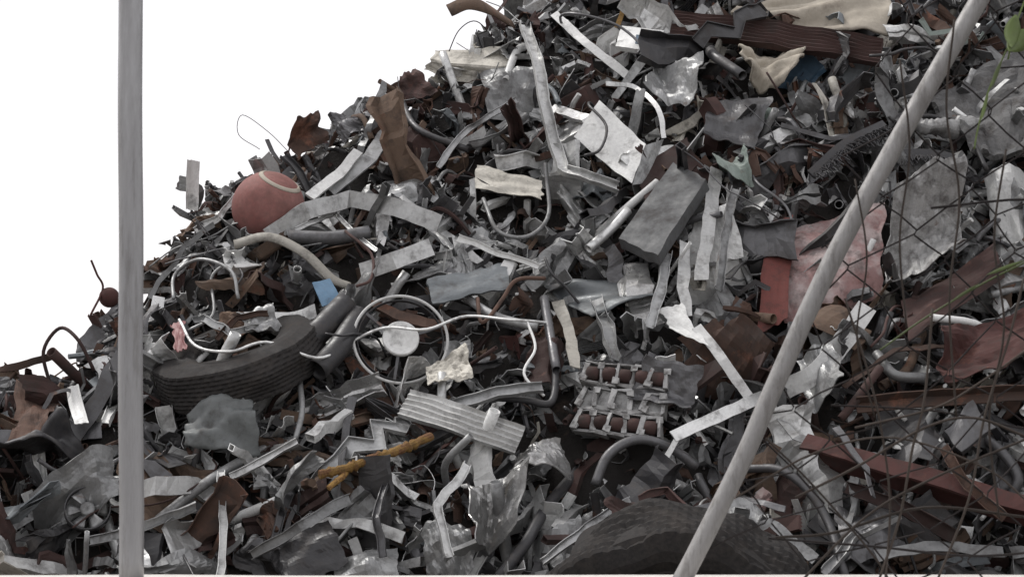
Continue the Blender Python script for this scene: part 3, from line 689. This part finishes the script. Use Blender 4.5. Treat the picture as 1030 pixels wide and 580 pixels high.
def tmpl_plate():
    L=rt.uniform(.16,.38); return sheet(crumple(L,L*rt.uniform(.25,.5),16,11,rt.randint(2,5),1.6,.010,rt,hf=.15,edge=.05,skew=.05),.005)
def tmpl_panel():
    w=rt.uniform(.06,.16); a=rt.uniform(.015,.05); b=rt.uniform(-.03,.05); e=rt.uniform(0,.02)
    pts=rt.choice([[(-w/2-e,a),(-w/2,0),(0,0),(w/2,0),(w/2+e,a),(w/2+e+.015,a)],[(-w/2,a),(-w/2,0),(0,b),(w/2,0),(w/2,-a)],[(-w/2,a*1.4),(-w/2+.01,0),(-w*.1,0),(0,a*.5),(w*.1,0),(w/2,0),(w/2+.005,a)]])
    P=kink(rt.uniform(.3,.7),rt.randint(2,4),.8,.25,rt,5); sc=[1+.35*noise.noise((i*.4,w*99,0)) for i in range(len(P))]
    return dn(sweep(P,poly_prof(pts,.004),(0,0,1),rt.choice([0,math.pi]),rt.uniform(-.7,.7),scale=sc),.028)
def tmpl_chan():
    L=rt.uniform(.25,.75); w=rt.uniform(.03,.075); p=rt.choice([Uo(w,w*rt.uniform(.3,.8)),Uo(w,w*.6),Lo(w,w*rt.uniform(.5,1)),Io(w,w*1.2,.004),ribbed(w,.02,4)])
    return dn(sweep(kink(L,rt.randint(2,4),.6,.35,rt,4),p,(0,0,1),rt.uniform(0,6.28),rt.uniform(-.6,.6)),.014)
def tmpl_box():
    L=rt.uniform(.2,.6); w=rt.uniform(.025,.065); h=w*rt.uniform(.5,1.3); t=.003
    o_=[(-w/2,-h/2),(w/2,-h/2),(w/2,h/2),(-w/2,h/2)]; i_=[(-w/2+t,-h/2+t),(w/2-t,-h/2+t),(w/2-t,h/2-t),(-w/2+t,h/2-t)]
    return dn(hollow_sweep(kink(L,rt.randint(2,3),.6,.35,rt,4),o_,i_,(.1,.05,1)),.018)
def tmpl_pipe():
    L=rt.uniform(.25,.75); return tube(smooth_path(kink(L,rt.randint(2,4),.9,.9,rt,1),5),rt.uniform(.009,.028),.003,12,(.1,.2,1))
def tmpl_cable():
    L=rt.uniform(.6,1.3); return sweep(smooth_path(kink(L,rt.randint(6,9),.6,1.1,rt,1),5),circ(rt.uniform(.003,.008),7),(.3,.1,1))
def tmpl_case(): return casing(rt.uniform(.14,.34),rt.uniform(.1,.24),rt.uniform(.06,.16),rt)
def tmpl_disc():
    r=rt.uniform(.06,.11); return revolve([(r*.25,.03),(r*.5,.03),(r*.55,.008),(r,.006),(r,-.006),(r*.5,-.006),(r*.45,.02),(r*.25,.02)],36)
def tmpl_motor():
    r=rt.uniform(.035,.055); l=r*3; pr=[(.001,-l/2-.03),(r*.18,-l/2-.03),(r*.18,-l/2),(r*.8,-l/2)]
    for k in range(9):
        z=-l/2+l*(k+.5)/9; pr+=[(r*.86,z-l/24),(r,z-l/36),(r,z+l/36),(r*.86,z+l/24)]
    pr+=[(r*.8,l/2),(r*.3,l/2+.01),(.001,l/2+.01)]
    V,F=revolve(pr,24); return V[:, [2,0,1]],F
def tmpl_spring():
    r=rt.uniform(.025,.045); n=rt.randint(6,9); P=[(k/14*.016-.016*n/2,r*math.cos(k*2*math.pi/14),r*math.sin(k*2*math.pi/14)) for k in range(14*n)]
    return sweep(P,circ(.004,6),(1,.02,0))
KINDS=[
 ("crumpled_sheet","crumpled metal sheet",tmpl_sheet,28,290,False,(-.05,.08),.9,1),
 ("crushed_metal_strip","crushed crumpled metal strip",tmpl_long,26,290,False,(-.02,.12),.8,.8),
 ("metal_plate","torn metal plate",tmpl_plate,20,60,False,(-.03,.09),.9,1),
 ("folded_cladding","folded sheet metal cladding",tmpl_panel,28,290,False,(-.02,.12),.7,1),
 ("curled_strip","curled metal strip",tmpl_curl,14,140,False,(-.02,.11),.7,1),
 ("metal_strip","bent metal strip",tmpl_strip,20,180,False,(-.01,.13),.5,.3),
 ("metal_profile","bent metal profile",tmpl_chan,26,290,False,(-.01,.13),.45,.5),
 ("box_section","bent hollow box section",tmpl_box,18,180,False,(-.02,.12),.5,.6),
 ("pipe","bent pipe",tmpl_pipe,16,230,True,(-.01,.12),.45,.4),
 ("cable","tangled cable",tmpl_cable,10,110,True,(.02,.10),.2,.15),
 ("metal_casing","dented metal casing",tmpl_case,12,110,False,(-.06,.05),.9,1),
 ("brake_disc","rusty brake disc",tmpl_disc,3,12,True,(.0,.06),.8,0),
 ("electric_motor","finned electric motor",tmpl_motor,3,12,False,(.0,.06),.6,0),
 ("coil_spring","coil spring",tmpl_spring,3,8,True,(.02,.08),.5,0),
]
MW={'alu':21,'galv':31,'steel':19,'rust':7,'brown':8,'white':6,'cream':2.5,'tar':7,'slate':3,'foil':4,'tan':5,'blue':.15,'red':1,'green':.3,'pinkgrey':.6}
MW2={'alu':9,'galv':26,'steel':26,'rust':10,'brown':11,'white':2,'cream':1.5,'tar':12,'slate':2,'foil':1.5,'tan':7}
ADJ={'alu':"pale weathered",'galv':"dull grey",'steel':"dark grey",'rust':"rusty brown",'brown':"maroon rusted",'white':"chipped white",'cream':"dirty cream",'tar':"black",'slate':"blue grey",'foil':"silvery",'tan':"rust stained",'blue':"faded blue",'red':"dark maroon",'green':"pale green",'pinkgrey':"faded pink"}
mk=list(MW); mw=[MW[k] for k in mk]; mk2=list(MW2); mw2=[MW2[k] for k in mk2]
KD=kdtree.KDTree(len(HP))
for i,h in enumerate(HP): KD.insert(Vector(h),i)
KD.balance()
def ridge_dist(x,y):
    hs=float(np.interp(x,hx,hz)); return Y0+(hs-Z0)/SL-y
def sample(rnd):
    while True:
        x=rnd.uniform(-3.0,3.2); y=rnd.uniform(6.9,10.3)
        if H(x,y)<.35: continue
        if ridge_dist(x,y)<-.35: continue
        z=H(x,y); d=np.array([x,y,z])-CAMP
        v=290-FPX*(d@UP)/(d@FW); u=515+FPX*d[0]/(d@FW)
        if -60<u<1090 and -70<v<640: return x,y,z
def basis(n,th,tilt,rnd):
    n=Vector(n); a=n.orthogonal().normalized(); b=n.cross(a)
    ax=Matrix.Rotation(rnd.gauss(0,tilt),3,a)@Matrix.Rotation(rnd.gauss(0,tilt),3,b)
    nn=(ax@n).normalized(); g=Vector((1,0,0)); t=(g-nn*g.dot(nn)).normalized(); s=nn.cross(t)
    X=(t*math.cos(th)+s*math.sin(th)); Y=nn.cross(X)
    return Matrix((X,Y,nn)).transposed()
rp=random.Random(21)
for name,word,fn,nv,cnt,sm,(l0,l1),tilt,ridge in KINDS:
    meshes=[]
    for k in range(nv):
        V,F=fn(); me=mesh_from(V,F,name,sm); me.materials.append(MT['galv']); meshes.append(me)
    for k in range(cnt):
        me=meshes[k%nv]
        while True:
            x,y,z=sample(rp)
            if ridge_dist(x,y)>.25 or rp.random()<ridge: break
        n=nrm(x,y); lift=rp.uniform(l0,l1); s=rp.uniform(.8,1.2)
        if ridge_dist(x,y)<.2: lift=min(lift,.0); s*=.8
        p=np.array([x,y,z])
        dmin=KD.find(Vector(p+n*.12))[2]
        if dmin<.13 and rp.random()<.88: lift-=.15; s*=.9
        elif dmin>.22: lift+=.03
        p=p+n*lift
        o=bpy.data.objects.new(name,me); COL.objects.link(o)
        th=rp.choice([rp.uniform(0,6.28),rp.gauss(.75,.45)])
        M=basis(n,th,tilt,rp).to_4x4()
        o.matrix_world=Matrix.Translation(Vector(p))@M@Matrix.Diagonal((s,s,s,1))
        m=rp.choices(mk,mw)[0]
        if x>.9 and z<2.2 and rp.random()<.65: m=rp.choices(mk2,mw2)[0]
        if name=="brake_disc": m=rp.choice(['rust','steel','brown'])
        if name=="cable": m=rp.choice(['tar','steel','galv','alu','brown','tar','brown'])
        if name=="electric_motor": m=rp.choice(['galv','steel','slate'])
        if ridge_dist(x,y)<.2: m=rp.choice(['brown','rust','steel','galv','tan','galv','alu'])
        o.material_slots[0].link='OBJECT'; o.material_slots[0].material=MT[m]
        w=word.replace("rusty ","")
        o["label"]=ADJ[m]+" "+w+" lying on the scrap heap"
        o["category"]=name.replace("_"," "); o["group"]="loose "+name.replace("_"," ")+" pieces on the scrap heap"

# ------------------------------------------------------------ small debris (uncountable)
rt=random.Random(9); T=[]
for k in range(44):
    L=rt.uniform(.12,.30); T.append(sheet(crumple(L,L*rt.uniform(.2,.55),12,8,6,1.8,.012,rt,hf=.25,fw=.04,edge=.05),.002))
for k in range(14): T.append(dn(sweep(kink(rt.uniform(.12,.34),4,.9,.6,rt,2),rect(rt.uniform(.008,.026),.002),(0,0,1),0,rt.uniform(-1.5,1.5)),.012))
for k in range(16): T.append(sweep(smooth_path(kink(rt.uniform(.12,.32),3,.9,.9,rt,1),3),circ(rt.uniform(.004,.014),6),(.1,.2,1)))
for k in range(14): T.append(dn(sweep(kink(rt.uniform(.1,.28),2,.6,.4,rt,2),Uo(rt.uniform(.018,.045),.016,.002),(0,0,1)),.012))
for k in range(6): T.append(sweep(smooth_path(kink(rt.uniform(.25,.5),5,.8,1.2,rt,1),3),circ(.0022,4),(.3,.1,1)))
VA=[];FA=[];MA=[];o_=0
midx=[ORD.index(k) for k in mk2]
rs=random.Random(3)
for k in range(5200):
    V,F=T[rs.randrange(len(T))]; x,y,z=sample(rs); n=nrm(x,y)
    lift=rs.uniform(-.04,.05)
    p=np.array([x,y,z])
    if KD.find(Vector(p+n*.1))[2]<.11: lift-=.06
    if ridge_dist(x,y)<.15: lift=min(lift,.01)
    p=p+n*lift
    M=np.array(basis(n,rs.uniform(0,6.28),.8,rs))*rs.uniform(.7,1.3)
    VV=np.array(V)@M.T+p; VA.append(VV); FA+=[tuple(o_+q for q in f) for f in F]
    mi=rs.choices(midx,mw2)[0]; MA+=[mi]*len(F); o_+=len(VV)
me=mesh_from(np.vstack(VA),FA,"scrap_debris",False,False)
for k in ORD: me.materials.append(MT[k])
me.polygons.foreach_set('material_index',MA)
o=bpy.data.objects.new("scrap_debris",me); COL.objects.link(o); o["kind"]="stuff"; o["label"]="small shredded metal debris covering the scrap heap"; o["category"]="scrap debris"

# ------------------------------------------------------------ light
w=bpy.data.worlds.new("World"); scene.world=w; w.use_nodes=True
nt=w.node_tree; N=nt.nodes; N.clear()
out=N.new("ShaderNodeOutputWorld"); bg=N.new("ShaderNodeBackground"); sk=N.new("ShaderNodeTexSky")
SE=math.radians(56); SA=math.radians(-56)
sk.sky_type='NISHITA'; sk.sun_disc=False; sk.sun_elevation=SE; sk.sun_rotation=SA; sk.dust_density=4; sk.air_density=1
mx=N.new("ShaderNodeMix"); mx.data_type='RGBA'; mx.inputs[0].default_value=.84
nt.links.new(sk.outputs[0],mx.inputs[6]); mx.inputs[7].default_value=(10.6,10.35,10.5,1)
nt.links.new(mx.outputs[2],bg.inputs[0]); bg.inputs[1].default_value=.116
nt.links.new(bg.outputs[0],out.inputs[0])
sd=bpy.data.lights.new("sun",'SUN'); sd.energy=2.3; sd.angle=math.radians(14); sd.color=(1,.975,.94)
so=bpy.data.objects.new("sun",sd); COL.objects.link(so)
dirv=Vector((math.sin(SA)*math.cos(SE),math.cos(SA)*math.cos(SE),math.sin(SE)))
so.rotation_mode='QUATERNION'; so.rotation_quaternion=dirv.to_track_quat('Z','Y'); so.location=(-4,5,9)
